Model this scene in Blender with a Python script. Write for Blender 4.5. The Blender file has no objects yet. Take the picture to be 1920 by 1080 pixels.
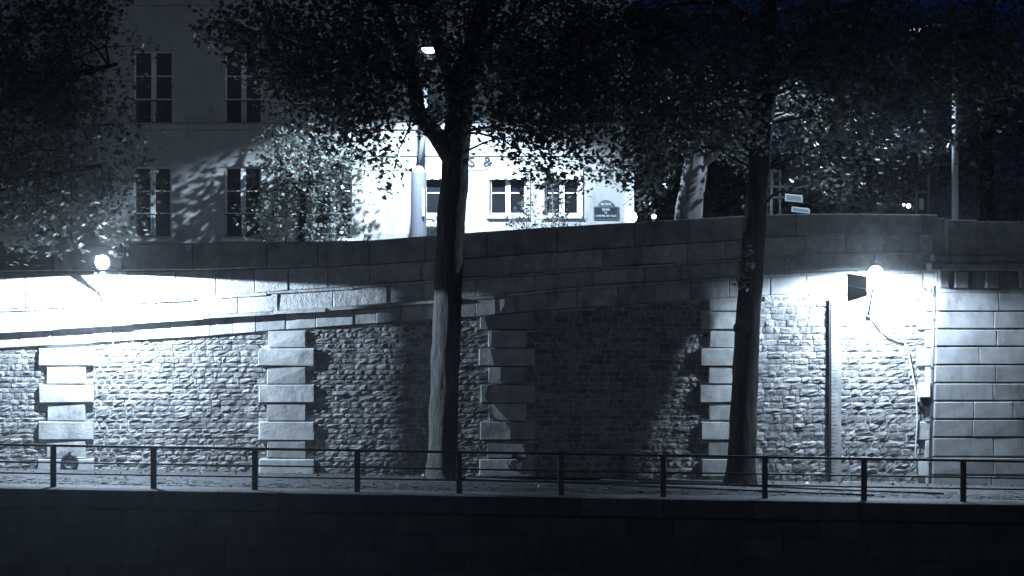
import bpy, bmesh, math, random
import numpy as np
from mathutils import Vector, Matrix, noise
random.seed(7); R = random.Random(11)
rad = math.radians
scn = bpy.context.scene
COL = scn.collection

# ------------------------------------------------------------------ camera
F = 4500.0; CZ = 4.8; HY = 568.0          # focal length in photo pixels, eye height, horizon row
cam_d = bpy.data.cameras.new('camera'); cam = bpy.data.objects.new('camera', cam_d); COL.objects.link(cam)
cam.location = (0, 0, CZ); cam.rotation_euler = (rad(90), 0, 0)
cam_d.sensor_width = 36; cam_d.lens = 36 * F / 1920; cam_d.shift_y = (HY - 540) / 1920
cam_d.clip_start = .5; cam_d.clip_end = 3000
scn.camera = cam
# ------------------------------------------------------------------ sky and moonlight
world = bpy.data.worlds.new('World'); scn.world = world; world.use_nodes = True
nt = world.node_tree; bg = nt.nodes['Background']
sky = nt.nodes.new('ShaderNodeTexSky'); sky.sky_type = 'NISHITA'; sky.sun_disc = False
sky.sun_elevation = rad(-2); sky.sun_rotation = rad(0); sky.ozone_density = 7.5
nt.links.new(sky.outputs[0], bg.inputs[0]); bg.inputs[1].default_value = .09
moon_d = bpy.data.lights.new('moon', 'SUN'); moon_d.energy = .13; moon_d.angle = rad(8); moon_d.color = (.64, .78, 1)
moon = bpy.data.objects.new('moon', moon_d); COL.objects.link(moon); moon.rotation_euler = (rad(72), 0, rad(0)); moon.location = (0, 0, 60)
scn.view_settings.view_transform = 'Standard'; scn.view_settings.look = 'None'
scn.view_settings.exposure = 0; scn.view_settings.gamma = 1
scn.render.engine = 'CYCLES'; scn.cycles.use_denoising = True
scn.cycles.max_bounces = 6; scn.cycles.sample_clamp_indirect = 4
COOL = (.6, .775, 1.0)

# ------------------------------------------------------------------ helpers
def P(x, y, Y): return Vector(((x - 960) * Y / F, Y, CZ + (HY - y) * Y / F))
def qz(X): return -.0164 * X                     # the lower quay falls gently to the right
def uz(X): return 5.75 + .028 * max(-22, min(22, X))   # the upper street climbs to the right

def tag(o, label=None, cat=None, group=None, kind=None):
    if label: o['label'] = label
    if cat: o['category'] = cat
    if group: o['group'] = group
    if kind: o['kind'] = kind
    return o
def empty(name, loc=(0, 0, 0), rz=0):
    o = bpy.data.objects.new(name, None); COL.objects.link(o); o.location = loc; o.rotation_euler = (0, 0, rz)
    o.empty_display_size = .2
    return o
def link(name, me, parent=None, loc=(0, 0, 0)):
    o = bpy.data.objects.new(name, me); COL.objects.link(o)
    if parent: o.parent = parent
    o.location = loc
    return o

class MB:
    def __init__(s): s.v = []; s.f = []
    def add(s, vs, fs):
        b = len(s.v); s.v += [tuple(v) for v in vs]; s.f += [tuple(b + i for i in f) for f in fs]; return s
    def box(s, x0, x1, y0, y1, z0, z1, bev=0):
        return s.hexa([(x0, z0), (x1, z0), (x1, z1), (x0, z1)], y0, y1, bev)
    def hexa(s, q, y0, y1, bev=0):
        """quad q (x,z anticlockwise from low left) as a block from y0 (front) to y1 with a chamfered front"""
        if not bev:
            vs = [(x, y0, z) for x, z in q] + [(x, y1, z) for x, z in q]
            return s.add(vs, [(0, 1, 2, 3), (7, 6, 5, 4), (1, 0, 4, 5), (2, 1, 5, 6), (3, 2, 6, 7), (0, 3, 7, 4)])
        cx = sum(p[0] for p in q) / 4; cz = sum(p[1] for p in q) / 4
        sg = lambda a: (a > 0) - (a < 0)
        inn = [(x - sg(x - cx) * bev, z - sg(z - cz) * bev) for x, z in q]
        vs = [(x, y0, z) for x, z in inn] + [(x, y0 + bev, z) for x, z in q] + [(x, y1, z) for x, z in q]
        fs = [(0, 1, 2, 3), (11, 10, 9, 8)]
        for i in range(4):
            j = (i + 1) % 4
            fs += [(i, i + 4, j + 4, j), (i + 4, i + 8, j + 8, j + 4)]
        return s.add(vs, fs)
    def tube(s, pts, rs, n=10, ridge=0, seed=0, cap=True):
        pts = [Vector(p) for p in pts]
        if not hasattr(rs, '__len__'): rs = [rs] * len(pts)
        rr = random.Random(seed); ph = [rr.uniform(-1, 1) for _ in range(n)]
        prev = None; rings = []
        for i, p in enumerate(pts):
            d = (pts[min(i + 1, len(pts) - 1)] - pts[max(i - 1, 0)]).normalized()
            ref = Vector((0, 1, 0)) if abs(d.y) < .9 else Vector((1, 0, 0))
            if prev is not None: ref = prev
            u = (ref - d * ref.dot(d)).normalized(); w = d.cross(u); prev = u
            rings.append([p + (u * math.cos(6.2832 * k / n) + w * math.sin(6.2832 * k / n)) * rs[i] * (1 + ridge * (ph[k] + .4 * rr.uniform(-1, 1))) for k in range(n)])
        fs = []
        for i in range(len(pts) - 1):
            for k in range(n):
                fs.append((i * n + k, i * n + (k + 1) % n, (i + 1) * n + (k + 1) % n, (i + 1) * n + k))
        if cap:
            fs.append(tuple(range(n - 1, -1, -1))); fs.append(tuple((len(pts) - 1) * n + k for k in range(n)))
        return s.add([v for r in rings for v in r], fs)
    def lathe(s, prof, c=(0, 0, 0), n=14, axis='z'):
        """prof: (radius, height) pairs round an axis through c"""
        vs = []
        for r, h in prof:
            for k in range(n):
                a = 6.2832 * k / n; p = (r * math.cos(a), r * math.sin(a), h)
                if axis == 'y': p = (p[0], h, p[1])
                vs.append((c[0] + p[0], c[1] + p[1], c[2] + p[2]))
        fs = [(i * n + k, i * n + (k + 1) % n, (i + 1) * n + (k + 1) % n, (i + 1) * n + k) for i in range(len(prof) - 1) for k in range(n)]
        fs += [tuple(range(n - 1, -1, -1)), tuple((len(prof) - 1) * n + k for k in range(n))]
        return s.add(vs, fs)
    def torus(s, c, r, t, n=18, m=7, squash=1):
        vs = []; fs = []
        for i in range(n):
            a = 6.2832 * i / n
            for j in range(m):
                b = 6.2832 * j / m; q = r + t * math.cos(b)
                vs.append((c[0] + q * math.cos(a), c[1] + t * math.sin(b), c[2] + q * math.sin(a) * squash))
        for i in range(n):
            for j in range(m):
                fs.append((i * m + j, ((i + 1) % n) * m + j, ((i + 1) % n) * m + (j + 1) % m, i * m + (j + 1) % m))
        return s.add(vs, fs)
    def wear(s, a=.012):
        s.v = [(x + R.uniform(-a, a) * .6, y + R.uniform(-a, a), z + R.uniform(-a, a) * .6) for x, y, z in s.v]; return s
    def mesh(s, name, mat, smooth=False):
        me = bpy.data.meshes.new(name); me.from_pydata(s.v, [], s.f); me.update()
        bm = bmesh.new(); bm.from_mesh(me); bmesh.ops.recalc_face_normals(bm, faces=bm.faces); bm.to_mesh(me); bm.free()
        me.materials.append(mat)
        if smooth: me.polygons.foreach_set('use_smooth', [True] * len(me.polygons))
        return me
    def build(s, name, mat, parent=None, smooth=False, loc=(0, 0, 0)):
        return link(name, s.mesh(name, mat, smooth), parent, loc)

# ------------------------------------------------------------------ materials
def new_mat(name):
    m = bpy.data.materials.new(name); m.use_nodes = True
    return m, m.node_tree, m.node_tree.nodes['Principled BSDF']
def stone(name, c0, c1, rough=.85, scale=3, bump=.4, fine=40, vary=.35, stain=0, bdist=.03, spec=.3, stretch=(1, 1, 1)):
    m, t, b = new_mat(name); N = t.nodes.new; L = t.links.new
    geo = N('ShaderNodeNewGeometry'); oi = N('ShaderNodeObjectInfo')
    mp = N('ShaderNodeMapping'); mp.inputs['Scale'].default_value = stretch; L(geo.outputs['Position'], mp.inputs['Vector'])
    n1 = N('ShaderNodeTexNoise'); n1.inputs['Scale'].default_value = scale; n1.inputs['Detail'].default_value = 7; n1.inputs['Roughness'].default_value = .65; L(mp.outputs[0], n1.inputs['Vector'])
    n2 = N('ShaderNodeTexNoise'); n2.inputs['Scale'].default_value = fine; n2.inputs['Detail'].default_value = 5; L(mp.outputs[0], n2.inputs['Vector'])
    r = N('ShaderNodeValToRGB'); r.color_ramp.elements[0].color = (*c0, 1); r.color_ramp.elements[1].color = (*c1, 1)
    r.color_ramp.elements[0].position = .32; r.color_ramp.elements[1].position = .68; L(n1.outputs['Fac'], r.inputs[0])
    ad = N('ShaderNodeMath'); ad.operation = 'ADD'; L(oi.outputs['Random'], ad.inputs[0]); L(geo.outputs['Random Per Island'], ad.inputs[1])
    fr = N('ShaderNodeMath'); fr.operation = 'FRACT'; L(ad.outputs[0], fr.inputs[0])
    mr = N('ShaderNodeMapRange'); mr.inputs['To Min'].default_value = 1 - vary; mr.inputs['To Max'].default_value = 1 + vary; L(fr.outputs[0], mr.inputs['Value'])
    hsv = N('ShaderNodeHueSaturation'); L(r.outputs[0], hsv.inputs['Color']); L(mr.outputs[0], hsv.inputs['Value'])
    out = hsv.outputs[0]
    if stain:
        n3 = N('ShaderNodeTexNoise'); n3.inputs['Scale'].default_value = .9; n3.inputs['Detail'].default_value = 8; n3.inputs['Roughness'].default_value = .7
        mp3 = N('ShaderNodeMapping'); mp3.inputs['Scale'].default_value = (2.2, 1, .8); L(geo.outputs['Position'], mp3.inputs['Vector']); L(mp3.outputs[0], n3.inputs['Vector'])
        r3 = N('ShaderNodeValToRGB'); r3.color_ramp.elements[0].position = .5; r3.color_ramp.elements[1].position = .72
        r3.color_ramp.elements[0].color = (1, 1, 1, 1); v = 1 - stain; r3.color_ramp.elements[1].color = (v, v, v * .97, 1); L(n3.outputs['Fac'], r3.inputs[0])
        mx = N('ShaderNodeMixRGB'); mx.blend_type = 'MULTIPLY'; mx.inputs[0].default_value = 1; L(out, mx.inputs[1]); L(r3.outputs[0], mx.inputs[2]); out = mx.outputs[0]
    L(out, b.inputs['Base Color']); b.inputs['Roughness'].default_value = rough; b.inputs['Specular IOR Level'].default_value = spec
    mm = N('ShaderNodeMath'); mm.operation = 'MULTIPLY_ADD'; mm.inputs[1].default_value = .35; L(n2.outputs['Fac'], mm.inputs[0]); L(n1.outputs['Fac'], mm.inputs[2])
    bp = N('ShaderNodeBump'); bp.inputs['Strength'].default_value = bump; bp.inputs['Distance'].default_value = bdist; L(mm.outputs[0], bp.inputs['Height']); L(bp.outputs[0], b.inputs['Normal'])
    return m
def plain(name, c, rough=.5, metal=0, vary=.12, scale=12, bump=.1):
    m, t, b = new_mat(name); N = t.nodes.new; L = t.links.new
    geo = N('ShaderNodeNewGeometry'); n = N('ShaderNodeTexNoise'); n.inputs['Scale'].default_value = scale; n.inputs['Detail'].default_value = 6; L(geo.outputs['Position'], n.inputs['Vector'])
    mr = N('ShaderNodeMapRange'); mr.inputs['To Min'].default_value = 1 - vary * 2; mr.inputs['To Max'].default_value = 1 + vary * 2; L(n.outputs['Fac'], mr.inputs['Value'])
    h = N('ShaderNodeHueSaturation'); h.inputs['Color'].default_value = (*c, 1); L(mr.outputs[0], h.inputs['Value']); L(h.outputs[0], b.inputs['Base Color'])
    b.inputs['Roughness'].default_value = rough; b.inputs['Metallic'].default_value = metal
    if bump:
        bp = N('ShaderNodeBump'); bp.inputs['Strength'].default_value = bump; bp.inputs['Distance'].default_value = .01; L(n.outputs['Fac'], bp.inputs['Height']); L(bp.outputs[0], b.inputs['Normal'])
    return m
def glow(name, c, s):
    m, t, b = new_mat(name); b.inputs['Base Color'].default_value = (.8, .8, .8, 1)
    b.inputs['Emission Color'].default_value = (*c, 1); b.inputs['Emission Strength'].default_value = s
    return m
def leafmat(name, c0, c1):
    m, t, b = new_mat(name); N = t.nodes.new; L = t.links.new
    geo = N('ShaderNodeNewGeometry'); r = N('ShaderNodeValToRGB'); r.color_ramp.elements[0].color = (*c0, 1); r.color_ramp.elements[1].color = (*c1, 1)
    L(geo.outputs['Random Per Island'], r.inputs[0]); L(r.outputs[0], b.inputs['Base Color']); b.inputs['Roughness'].default_value = .32
    tr = N('ShaderNodeBsdfTranslucent'); L(r.outputs[0], tr.inputs['Color']); ms = N('ShaderNodeMixShader'); ms.inputs[0].default_value = .3
    L(b.outputs[0], ms.inputs[1]); L(tr.outputs[0], ms.inputs[2]); L(ms.outputs[0], t.nodes['Material Output'].inputs['Surface'])
    return m
M = {}
M['rubble'] = stone('rubble_stone', (.12, .117, .112), (.36, .352, .34), .9, 8, 1, 38, .36, .45, .04)
M['mortar'] = stone('mortar', (.42, .415, .405), (.56, .555, .54), .95, 8, .5, 60, 0, .3)
M['ashlar'] = stone('ashlar_limestone', (.34, .335, .325), (.54, .535, .51), .85, 2.6, .6, 35, .2, .6, .04)
M['rough_ashlar'] = stone('rough_ashlar', (.36, .355, .345), (.58, .57, .55), .88, 6, .9, 30, .16, .4, .05)
M['coping'] = stone('parapet_coping', (.22, .22, .215), (.42, .415, .4), .88, 2.5, .4, 30, .16, .5, .03)
M['rust'] = stone('rusticated_limestone', (.2, .198, .192), (.34, .336, .327), .85, 1.6, .3, 35, .12, .55, .02)
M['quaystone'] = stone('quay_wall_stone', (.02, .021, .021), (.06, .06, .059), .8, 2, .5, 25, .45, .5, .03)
M['setts'] = stone('granite_setts', (.035, .035, .036), (.1, .1, .1), .75, 5, .6, 18, .22, .3, .03)
M['asphalt'] = stone('asphalt', (.04, .04, .042), (.07, .07, .07), .8, 3, .4, 60, 0)
M['render'] = stone('cream_render', (.38, .376, .36), (.5, .492, .47), .85, 1.2, .12, 20, 0, .3, .01)
M['render_dark'] = stone('grey_render', (.3, .3, .29), (.38, .38, .37), .85, 1.2, .1, 20, 0, .3, .01)
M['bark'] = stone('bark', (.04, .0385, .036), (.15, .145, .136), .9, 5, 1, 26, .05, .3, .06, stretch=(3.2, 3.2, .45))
M['bark_dark'] = stone('dark_bark', (.006, .0058, .0055), (.024, .023, .022), .9, 4, 1, 22, .05, .3, .06, spec=.1, stretch=(3.2, 3.2, .45))  # near-black bark copy; the leaning trunk's lack of lamplight is in the colour
M['bark_pale'] = stone('pale_bark', (.1, .1, .095), (.26, .255, .24), .8, 2.4, .5, 16, .05, .3, .03, stretch=(1.6, 1.6, .8))
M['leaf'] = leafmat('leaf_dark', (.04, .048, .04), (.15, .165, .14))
M['leaf_lit'] = leafmat('leaf_lamplit', (.08, .09, .075), (.22, .24, .2))  # lighter leaf colour, brightened to stand for lamplight on the foliage
M['iron'] = plain('black_iron', (.03, .033, .038), .55, .3)
M['metal'] = plain('grey_metal', (.2, .21, .22), .45, .6)
M['dark_metal'] = plain('dark_metal', (.05, .052, .055), .5, .4)
M['paint_white'] = plain('white_paint', (.74, .74, .72), .5)
M['paint_grey'] = plain('grey_paint', (.42, .44, .45), .55)
M['paint_dim'] = plain('dull_sign_face', (.16, .18, .18), .5, 0, .3, 30)
M['paint_pole'] = plain('pale_pole_paint', (.13, .14, .15), .6)
M['pane'] = plain('dark_window_glass', (.008, .009, .012), .3, 0, .1, 2, 0)
M['sign_blue'] = plain('dark_enamel', (.02, .035, .045), .3)
M['sign_green'] = plain('sign_edge', (.1, .125, .125), .4)
M['letters_dark'] = plain('dark_letters', (.12, .12, .12), .5)
M['letters_black'] = plain('black_letters', (.012, .012, .013), .6)
M['cable'] = plain('pale_cable', (.6, .6, .6), .5)
M['rope'] = plain('black_cable', (.012, .012, .014), .6)
M['curtain'] = plain('lace_curtain', (.6, .6, .58), .9)
M['water'] = plain('river_water', (.01, .014, .018), .08, 0, .1, 1.5, .5)
M['lens'] = glow('lit_floodlight_lens', (.72, .86, 1), 300)
M['lens2'] = glow('lit_street_lamp', (.9, .96, 1), 7)
M['lens3'] = glow('lit_globe', (.85, .93, 1), 9)
M['lens4'] = glow('dim_lamp_glass', (.8, .9, 1), 1.5)

# ================================================================== SETTING
gy = MB()   # lower quay
for i in range(60):
    x0 = -90 + i * 3; x1 = x0 + 3
    gy.add([(x0, 60.05, qz(x0)), (x1, 60.05, qz(x1)), (x1, 66.3, qz(x1) + .03), (x0, 66.3, qz(x0) + .03)], [(0, 1, 2, 3)])
tag(gy.build('quay_pavement', M['setts']), kind='structure')
rs = np.random.RandomState(2); SVt = []; SFt = []
yy = 61.02; row = 0
while yy < 65.9:
    x = -15.6 + (row % 2) * .09
    dy = rs.uniform(.13, .17)
    while x < 15.6:
        w = rs.uniform(.16, .26); z = qz(x) + rs.normal(0, .004) + .012; b = len(SVt); tx, ty = rs.normal(0, .0035, 2); g = .009; e = .016
        for (ax, ay) in ((x + g, yy + g), (x + w - g, yy + g), (x + w - g, yy + dy - g), (x + g, yy + dy - g)): SVt.append((ax, ay, z - .04))
        for (ax, ay, sx, sy) in ((x + g + e, yy + g + e, -1, -1), (x + w - g - e, yy + g + e, 1, -1), (x + w - g - e, yy + dy - g - e, 1, 1), (x + g + e, yy + dy - g - e, -1, 1)): SVt.append((ax, ay, z + sx * tx + sy * ty))
        SFt += [(b + 4, b + 5, b + 6, b + 7), (b, b + 1, b + 5, b + 4), (b + 1, b + 2, b + 6, b + 5), (b + 2, b + 3, b + 7, b + 6), (b + 3, b, b + 4, b + 7)]
        x += w
    yy += dy; row += 1
me = bpy.data.meshes.new('paving_setts'); me.from_pydata(SVt, [], SFt); me.materials.append(M['setts'])
tag(link('paving_setts', me, bpy.data.objects['quay_pavement']), kind='stuff')
us = MB(); xs = [-600, -22, 22, 600]
for a, b in zip(xs, xs[1:]):
    us.add([(a, 66.7, uz(a)), (b, 66.7, uz(b)), (b, 1500, uz(b)), (a, 1500, uz(a))], [(0, 1, 2, 3)])
tag(us.build('upper_street', M['asphalt']), kind='structure')
rv = MB(); rv.add([(-600, -200, -5), (600, -200, -5), (600, 59.7, -5), (-600, 59.7, -5)], [(0, 1, 2, 3)])
tag(rv.build('river', M['water']), kind='structure')

# ------------------------------------------------------------------ quay wall (dark, over the river)
QW = empty('quay_wall', (0, 59.8, -3)); tag(QW, 'dark stone quay wall dropping to the river below the railing', 'wall')
def toQ(o, par): o.matrix_parent_inverse = Matrix.Translation(par.location).inverted(); return o
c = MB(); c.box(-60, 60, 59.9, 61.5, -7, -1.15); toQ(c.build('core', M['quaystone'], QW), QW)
def shear(me): 
    for v in me.vertices: v.co.z += qz(v.co.x)
    me.update()
x = -17.0
while x < 17:
    w = R.uniform(1.5, 2.6); m = MB(); m.box(x + .006, x + w - .006, 59.45 + R.uniform(0, .015), 61.0, -.46, .0 + R.uniform(-.004, .004), .025)
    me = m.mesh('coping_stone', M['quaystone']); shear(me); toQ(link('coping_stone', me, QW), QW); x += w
for row in range(4):
    z1 = -.5 - row * .47; x = -17 + R.uniform(0, .8)
    while x < 17:
        w = R.uniform(.8, 1.9); m = MB(); m.box(x + .005, x + w - .005, 59.68 + R.uniform(-.012, .012), 60.2, z1 - .465, z1, .008)
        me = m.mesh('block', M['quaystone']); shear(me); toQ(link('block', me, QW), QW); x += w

# ------------------------------------------------------------------ retaining wall
WY = 66.0
def pl(pts):
    W = [P(x, y, WY) for x, y in pts]; X = [p.x for p in W]; Z = [p.z for p in W]
    return lambda x: float(np.interp(x, X, Z))
L1 = pl([(-400, 677), (-150, 662), (0, 653), (173, 643), (395, 630), (507, 620), (640, 611), (804, 600), (902, 593), (1004, 583), (1120, 575), (1307, 562), (1480, 551), (1600, 546), (1800, 546)])
L2 = pl([(-400, 647), (-150, 630), (0, 620), (191, 607), (382, 593), (640, 577), (813, 564), (995, 548), (1120, 535), (1280, 527), (1387, 519), (1560, 509), (1680, 507), (1800, 507)])
L3 = pl([(-400, 610), (-150, 592), (0, 581), (191, 570), (382, 558), (538, 546), (700, 535), (862, 522), (995, 513), (1164, 500), (1280, 494), (1387, 486), (1547, 474), (1800, 474)])
L3b = pl([(-400, 518), (-150, 513), (0, 510), (382, 507), (640, 499), (891, 484), (1169, 464), (1300, 456), (1440, 446), (1560, 440), (1800, 440)])
L4 = pl([(-400, 466), (-150, 464), (0, 461), (440, 455), (680, 452), (820, 441), (1000, 428), (1140, 420), (1300, 410), (1440, 402), (1560, 400), (1800, 403)])
def PX(x): return (x - 960) * WY / F
WALL = empty('retaining_wall', (0, WY, 0))
tag(WALL, 'long rubble stone quay wall with pale quoined pilasters and a climbing parapet', 'wall')
def W_(o): o.matrix_parent_inverse = Matrix.Translation(WALL.location).inverted(); return o
XL, XR = PX(-260), PX(1757)
core = MB(); n = 70
for i in range(n):
    a = XL + (XR - XL) * i / n; b = XL + (XR - XL) * (i + 1) / n
    core.add([(a, WY + .008, -.6), (b, WY + .008, -.6), (b, WY + .008, L1(b)), (a, WY + .008, L1(a))], [(0, 1, 2, 3)])
W_(core.build('mortar_bed', M['mortar'], WALL))
core = MB()
for i in range(n):
    a = XL + (XR - XL) * i / n; b = XL + (XR - XL) * (i + 1) / n
    core.hexa([(a, L1(a)), (b, L1(b)), (b, L4(b) - .03), (a, L4(a) - .03)], WY + .05, WY + .6)
W_(core.build('core', M['coping'], WALL))

# pilasters
pil_c = [125, 538, 951, 1365]
def zrow(y): return CZ + (HY - y) * WY / F
rows = []                                     # (z low, z high, wide?)
y = 893.0; wide = True
rows_px = [(860, 893, 1), (826, 859, 0), (790, 825, 1), (756, 789, 0), (721, 755, 1), (687, 720, 0), (653, 686, 1), (619, 652, 0), (585, 618, 1), (551, 584, 0), (894, 925, 0)]
for a, b, w in rows_px: rows.append((zrow(b), zrow(a), bool(w)))
def edge_half(z0, z1):
    best = 0
    for a, b, w in rows:
        ov = min(b, z1) - max(a, z0)
        if w and ov > .25 * (z1 - z0): return 51.5
    return 36.0
for pc in pil_c:
    pe = empty('pilaster', (PX(pc), WY, 0)); pe.parent = WALL; W_(pe)
    for a, b, w in rows:
        h = (51.5 if w else 36) * WY / F; X = PX(pc)
        top = min(b, L1(X) - .01)
        if top - a < .1: continue
        hj = h + R.uniform(-.025, .025)
        m = MB(); tl = min(top, L1(X - h) - .005); tr = min(top if top == b else 99, L1(X + h) - .005) if top < b else top
        m.hexa([(X - hj, a + .006), (X + h, a + .006), (X + h, tr - .006), (X - hj, tl - .006)], WY - (.13 if w else .10) + R.uniform(-.012, .012), WY + .2, .022)
        o = m.wear(.02).build('block', M['ashlar'], pe); o.matrix_parent_inverse = (Matrix.Translation((PX(pc), WY, 0))).inverted()
# end quoins by the abutment
pe = empty('pilaster', (PX(1745), WY, 0)); pe.parent = WALL; W_(pe)
for a, b, w in rows:
    xl = PX(1718 if w else 1734) ; xr = PX(1760); top = min(b, L1(xl) - .01)
    if top - a < .1: continue
    m = MB(); m.hexa([(xl, a + .006), (xr, a + .006), (xr, top - .006), (xl, top - .006)], WY - .1 + R.uniform(-.01, .01), WY + .2, .02)
    o = m.wear(.02).build('block', M['ashlar'], pe); o.matrix_parent_inverse = (Matrix.Translation((PX(1745), WY, 0))).inverted()

# rubble stones
def stone_variant(k):
    r = random.Random(100 + k); nx = nz = 4; vs = []; d = .055
    for j in range(nz):
        for i in range(nx):
            ex = i in (0, nx - 1); ez = j in (0, nz - 1)
            u = i / (nx - 1) - .5; v = j / (nz - 1) - .5
            u = u + r.uniform(-.05, .05) * (.5 if ex else 1.6); v = v + r.uniform(-.06, .06) * (.8 if ez else 1.6)
            if ex and ez: u *= .95; v *= .9
            yy = -d * (r.uniform(.25, .8) if (ex or ez) else r.uniform(.5, 1.6))
            vs.append((u, yy, v))
    fs = [(j * nx + i, j * nx + i + 1, (j + 1) * nx + i + 1, (j + 1) * nx + i) for j in range(nz - 1) for i in range(nx - 1)]
    ring = [0, 1, 2, 3, 7, 11, 15, 14, 13, 12, 8, 4]; b = len(vs)
    vs += [(vs[i][0] * 1.01, .05, vs[i][1 + 1] * 1.01) for i in ring]
    m = len(ring)
    fs += [(ring[i], b + i, b + (i + 1) % m, ring[(i + 1) % m]) for i in range(m)]
    return vs, fs
SV = [stone_variant(k) for k in range(48)]
SM = []
for vs, fs in SV:
    b = MB(); b.add(vs, fs); SM.append(b.mesh('stone', M['rubble']))
panels = [(-300, pil_c[0]), (pil_c[0], pil_c[1]), (pil_c[1], pil_c[2]), (pil_c[2], pil_c[3]), (pil_c[3], None)]
stones = []
for pi, (pa, pb) in enumerate(panels):
    z = -.35
    while z < 5.6:
        hrow = R.uniform(.12, .18) if pi < 4 else R.uniform(.19, .26) if z < 1.6 else R.uniform(.14, .2)
        z1 = z + hrow; e = edge_half(z, z1)
        xa = PX(pa + e) if pa > 0 else PX(-240)
        xb = PX(pb - e) if pb else PX(1718 if e > 40 else 1734)
        x = xa - R.uniform(0, .12)
        xa0 = xa
        while x < xb - .05:
            w = R.uniform(.18, .46) * (1.15 if pi == 4 else 1)
            if R.random() < .12: w *= .6
            xe = min(x + w, xb)
            if xb - xe < .13: xe = xb
            s0 = max(x, xa0); top = min(z1, min(L1(s0), L1(xe)) - .015)
            if z1 > top and top - z > .3: pass
            if top - z > .06 and xe - s0 > .06 and z1 > qz(s0):
                split = R.random() < .07 and hrow > .18
                if split:
                    zc = z + (top - z) * R.uniform(.4, .6)
                    stones.append(((s0 + xe) / 2, (z + zc) / 2, xe - s0 - .016, zc - z - .012)); stones.append(((s0 + xe) / 2, (zc + top) / 2, xe - s0 - .016, top - zc - .012))
                else: stones.append(((s0 + xe) / 2, (z + top) / 2, xe - s0 - R.uniform(.008, .03), top - z - R.uniform(.008, .024)))
            x = xe
        z = z1
stones.sort(key=lambda s: -s[2] * s[3])
for i, (x, z, w, h) in enumerate(stones[:300]):
    o = link('stone', R.choice(SM), WALL, (x, WY + R.uniform(-.012, .008), z)); W_(o)
    o.scale = (w, R.uniform(.3, .7), h * R.uniform(.95, 1.03)); o.rotation_euler = (0, R.uniform(-.06, .06), 0)
vv = []; ff = []
for (x, z, w, h) in stones[300:]:
    vs, fs = R.choice(SV); b = len(vv); q = R.uniform(.3, .7); yo = R.uniform(-.012, .008); fl = R.choice((-1, 1))
    vv += [(x + a * w * fl, WY + yo + bb * q, z + cc * h) for a, bb, cc in vs]
    ff += [tuple(b + i for i in (f if fl == 1 else f[::-1])) for f in fs]
me = bpy.data.meshes.new('small_stones'); me.from_pydata(vv, [], ff); me.materials.append(M['rubble'])
tag(W_(link('small_stones', me, WALL)), kind='stuff')

# courses above the rubble
def course(name, lo, hi, wmin, wmax, y0, yj, mat, bev, gap=.007, dz0=0, dz1=0, xl=XL, xr=XR):
    x = xl
    while x < xr - .02:
        xe = min(x + R.uniform(wmin, wmax), xr)
        if xr - xe < wmin * .5: xe = xr
        y_ = y0(x) if callable(y0) else y0
        m = MB(); m.hexa([(x + gap, lo(x) + dz0 + gap), (xe - gap, lo(xe) + dz0 + gap), (xe - gap, hi(xe) + dz1 - gap), (x + gap, hi(x) + dz1 - gap)], WY - y_ + R.uniform(-yj, yj), WY + .3, bev)
        W_(m.wear(.009).build(name, mat, WALL)); x = xe
course('band_stone', L1, L2, .5, 1.25, .085, .012, M['ashlar'], .015, dz1=-.07)
course('ledge_stone', L2, L2, 1.2, 2.2, lambda x: float(np.interp(x, [-6, -2], [.25, .125])), .006, M['ashlar'], .012, gap=.004, dz0=-.075, dz1=.015)
course('parapet_block', L2, L3, .9, 1.6, .05, .02, M['rough_ashlar'], .02, dz0=.015, dz1=-.045)
course('string_stone', L3, L3, 1.4, 2.4, .11, .006, M['rough_ashlar'], .02, gap=.004, dz0=-.05, dz1=.01)
course('parapet_block', L3, L3b, .9, 1.45, .06, .018, M['rough_ashlar'], .02, dz0=.012)
x = XL
while x < XR - .02:
    xe = min(x + R.uniform(1.3, 2.1), XR); g = .006
    m = MB(); m.hexa([(x + g, L3b(x) + .01), (xe - g, L3b(xe) + .01), (xe - g, L4(xe)), (x + g, L4(x))], WY - .10 + R.uniform(-.008, .008), WY + .62, .03)
    W_(m.build('coping_stone', M['coping'], WALL)); x = xe

# ------------------------------------------------------------------ bridge abutment on the right
AY = 65.6
AB = empty('bridge_abutment', P(1900, 900, AY)); tag(AB, 'pale bridge abutment of grooved horizontal stone courses at the right', 'abutment')
def A_(o): o.matrix_parent_inverse = Matrix.Translation(AB.location).inverted(); return o
def AX(x): return (x - 960) * AY / F
def AZ(y): return CZ + (HY - y) * AY / F
cr = [548, 584, 617, 650, 684, 718, 752, 786, 820, 857, 891, 926]
def ledge_x(y): return AX(1758 - (y - 548) * .026)
m = MB(); m.hexa([(ledge_x(926) + .05, AZ(926)), (AX(2160), AZ(926)), (AX(2160), AZ(470)), (ledge_x(548) + .05, AZ(470))], AY + .07, AY + 3)
A_(m.build('core', M['rust'], AB))
for i, (a, b) in enumerate(zip(cr, cr[1:])):
    x = None; xs = [0]; acc = 1760
    while acc < 2150: acc += R.uniform(60, 130); xs.append(acc)
    xs[-1] = 2160
    for k, (p, q) in enumerate(zip(xs, xs[1:])):
        xl0 = ledge_x(b) if k == 0 else AX(p) + .003; xl1 = ledge_x(a) if k == 0 else AX(p) + .003
        m = MB(); m.hexa([(xl0, AZ(b) + .022), (AX(q) - .003, AZ(b) + .022), (AX(q) - .003, AZ(a) - .022), (xl1, AZ(a) - .022)], AY + R.uniform(-.006, .006), AY + .4, .018)
        A_(m.wear(.007).build('block', M['rust'], AB))
m = MB(); m.hexa([(AX(1757), AZ(548)), (AX(2160), AZ(548)), (AX(2160), AZ(508)), (AX(1757), AZ(508))], AY + .04, AY + .5); A_(m.build('frieze', M['rust'], AB))
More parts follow.
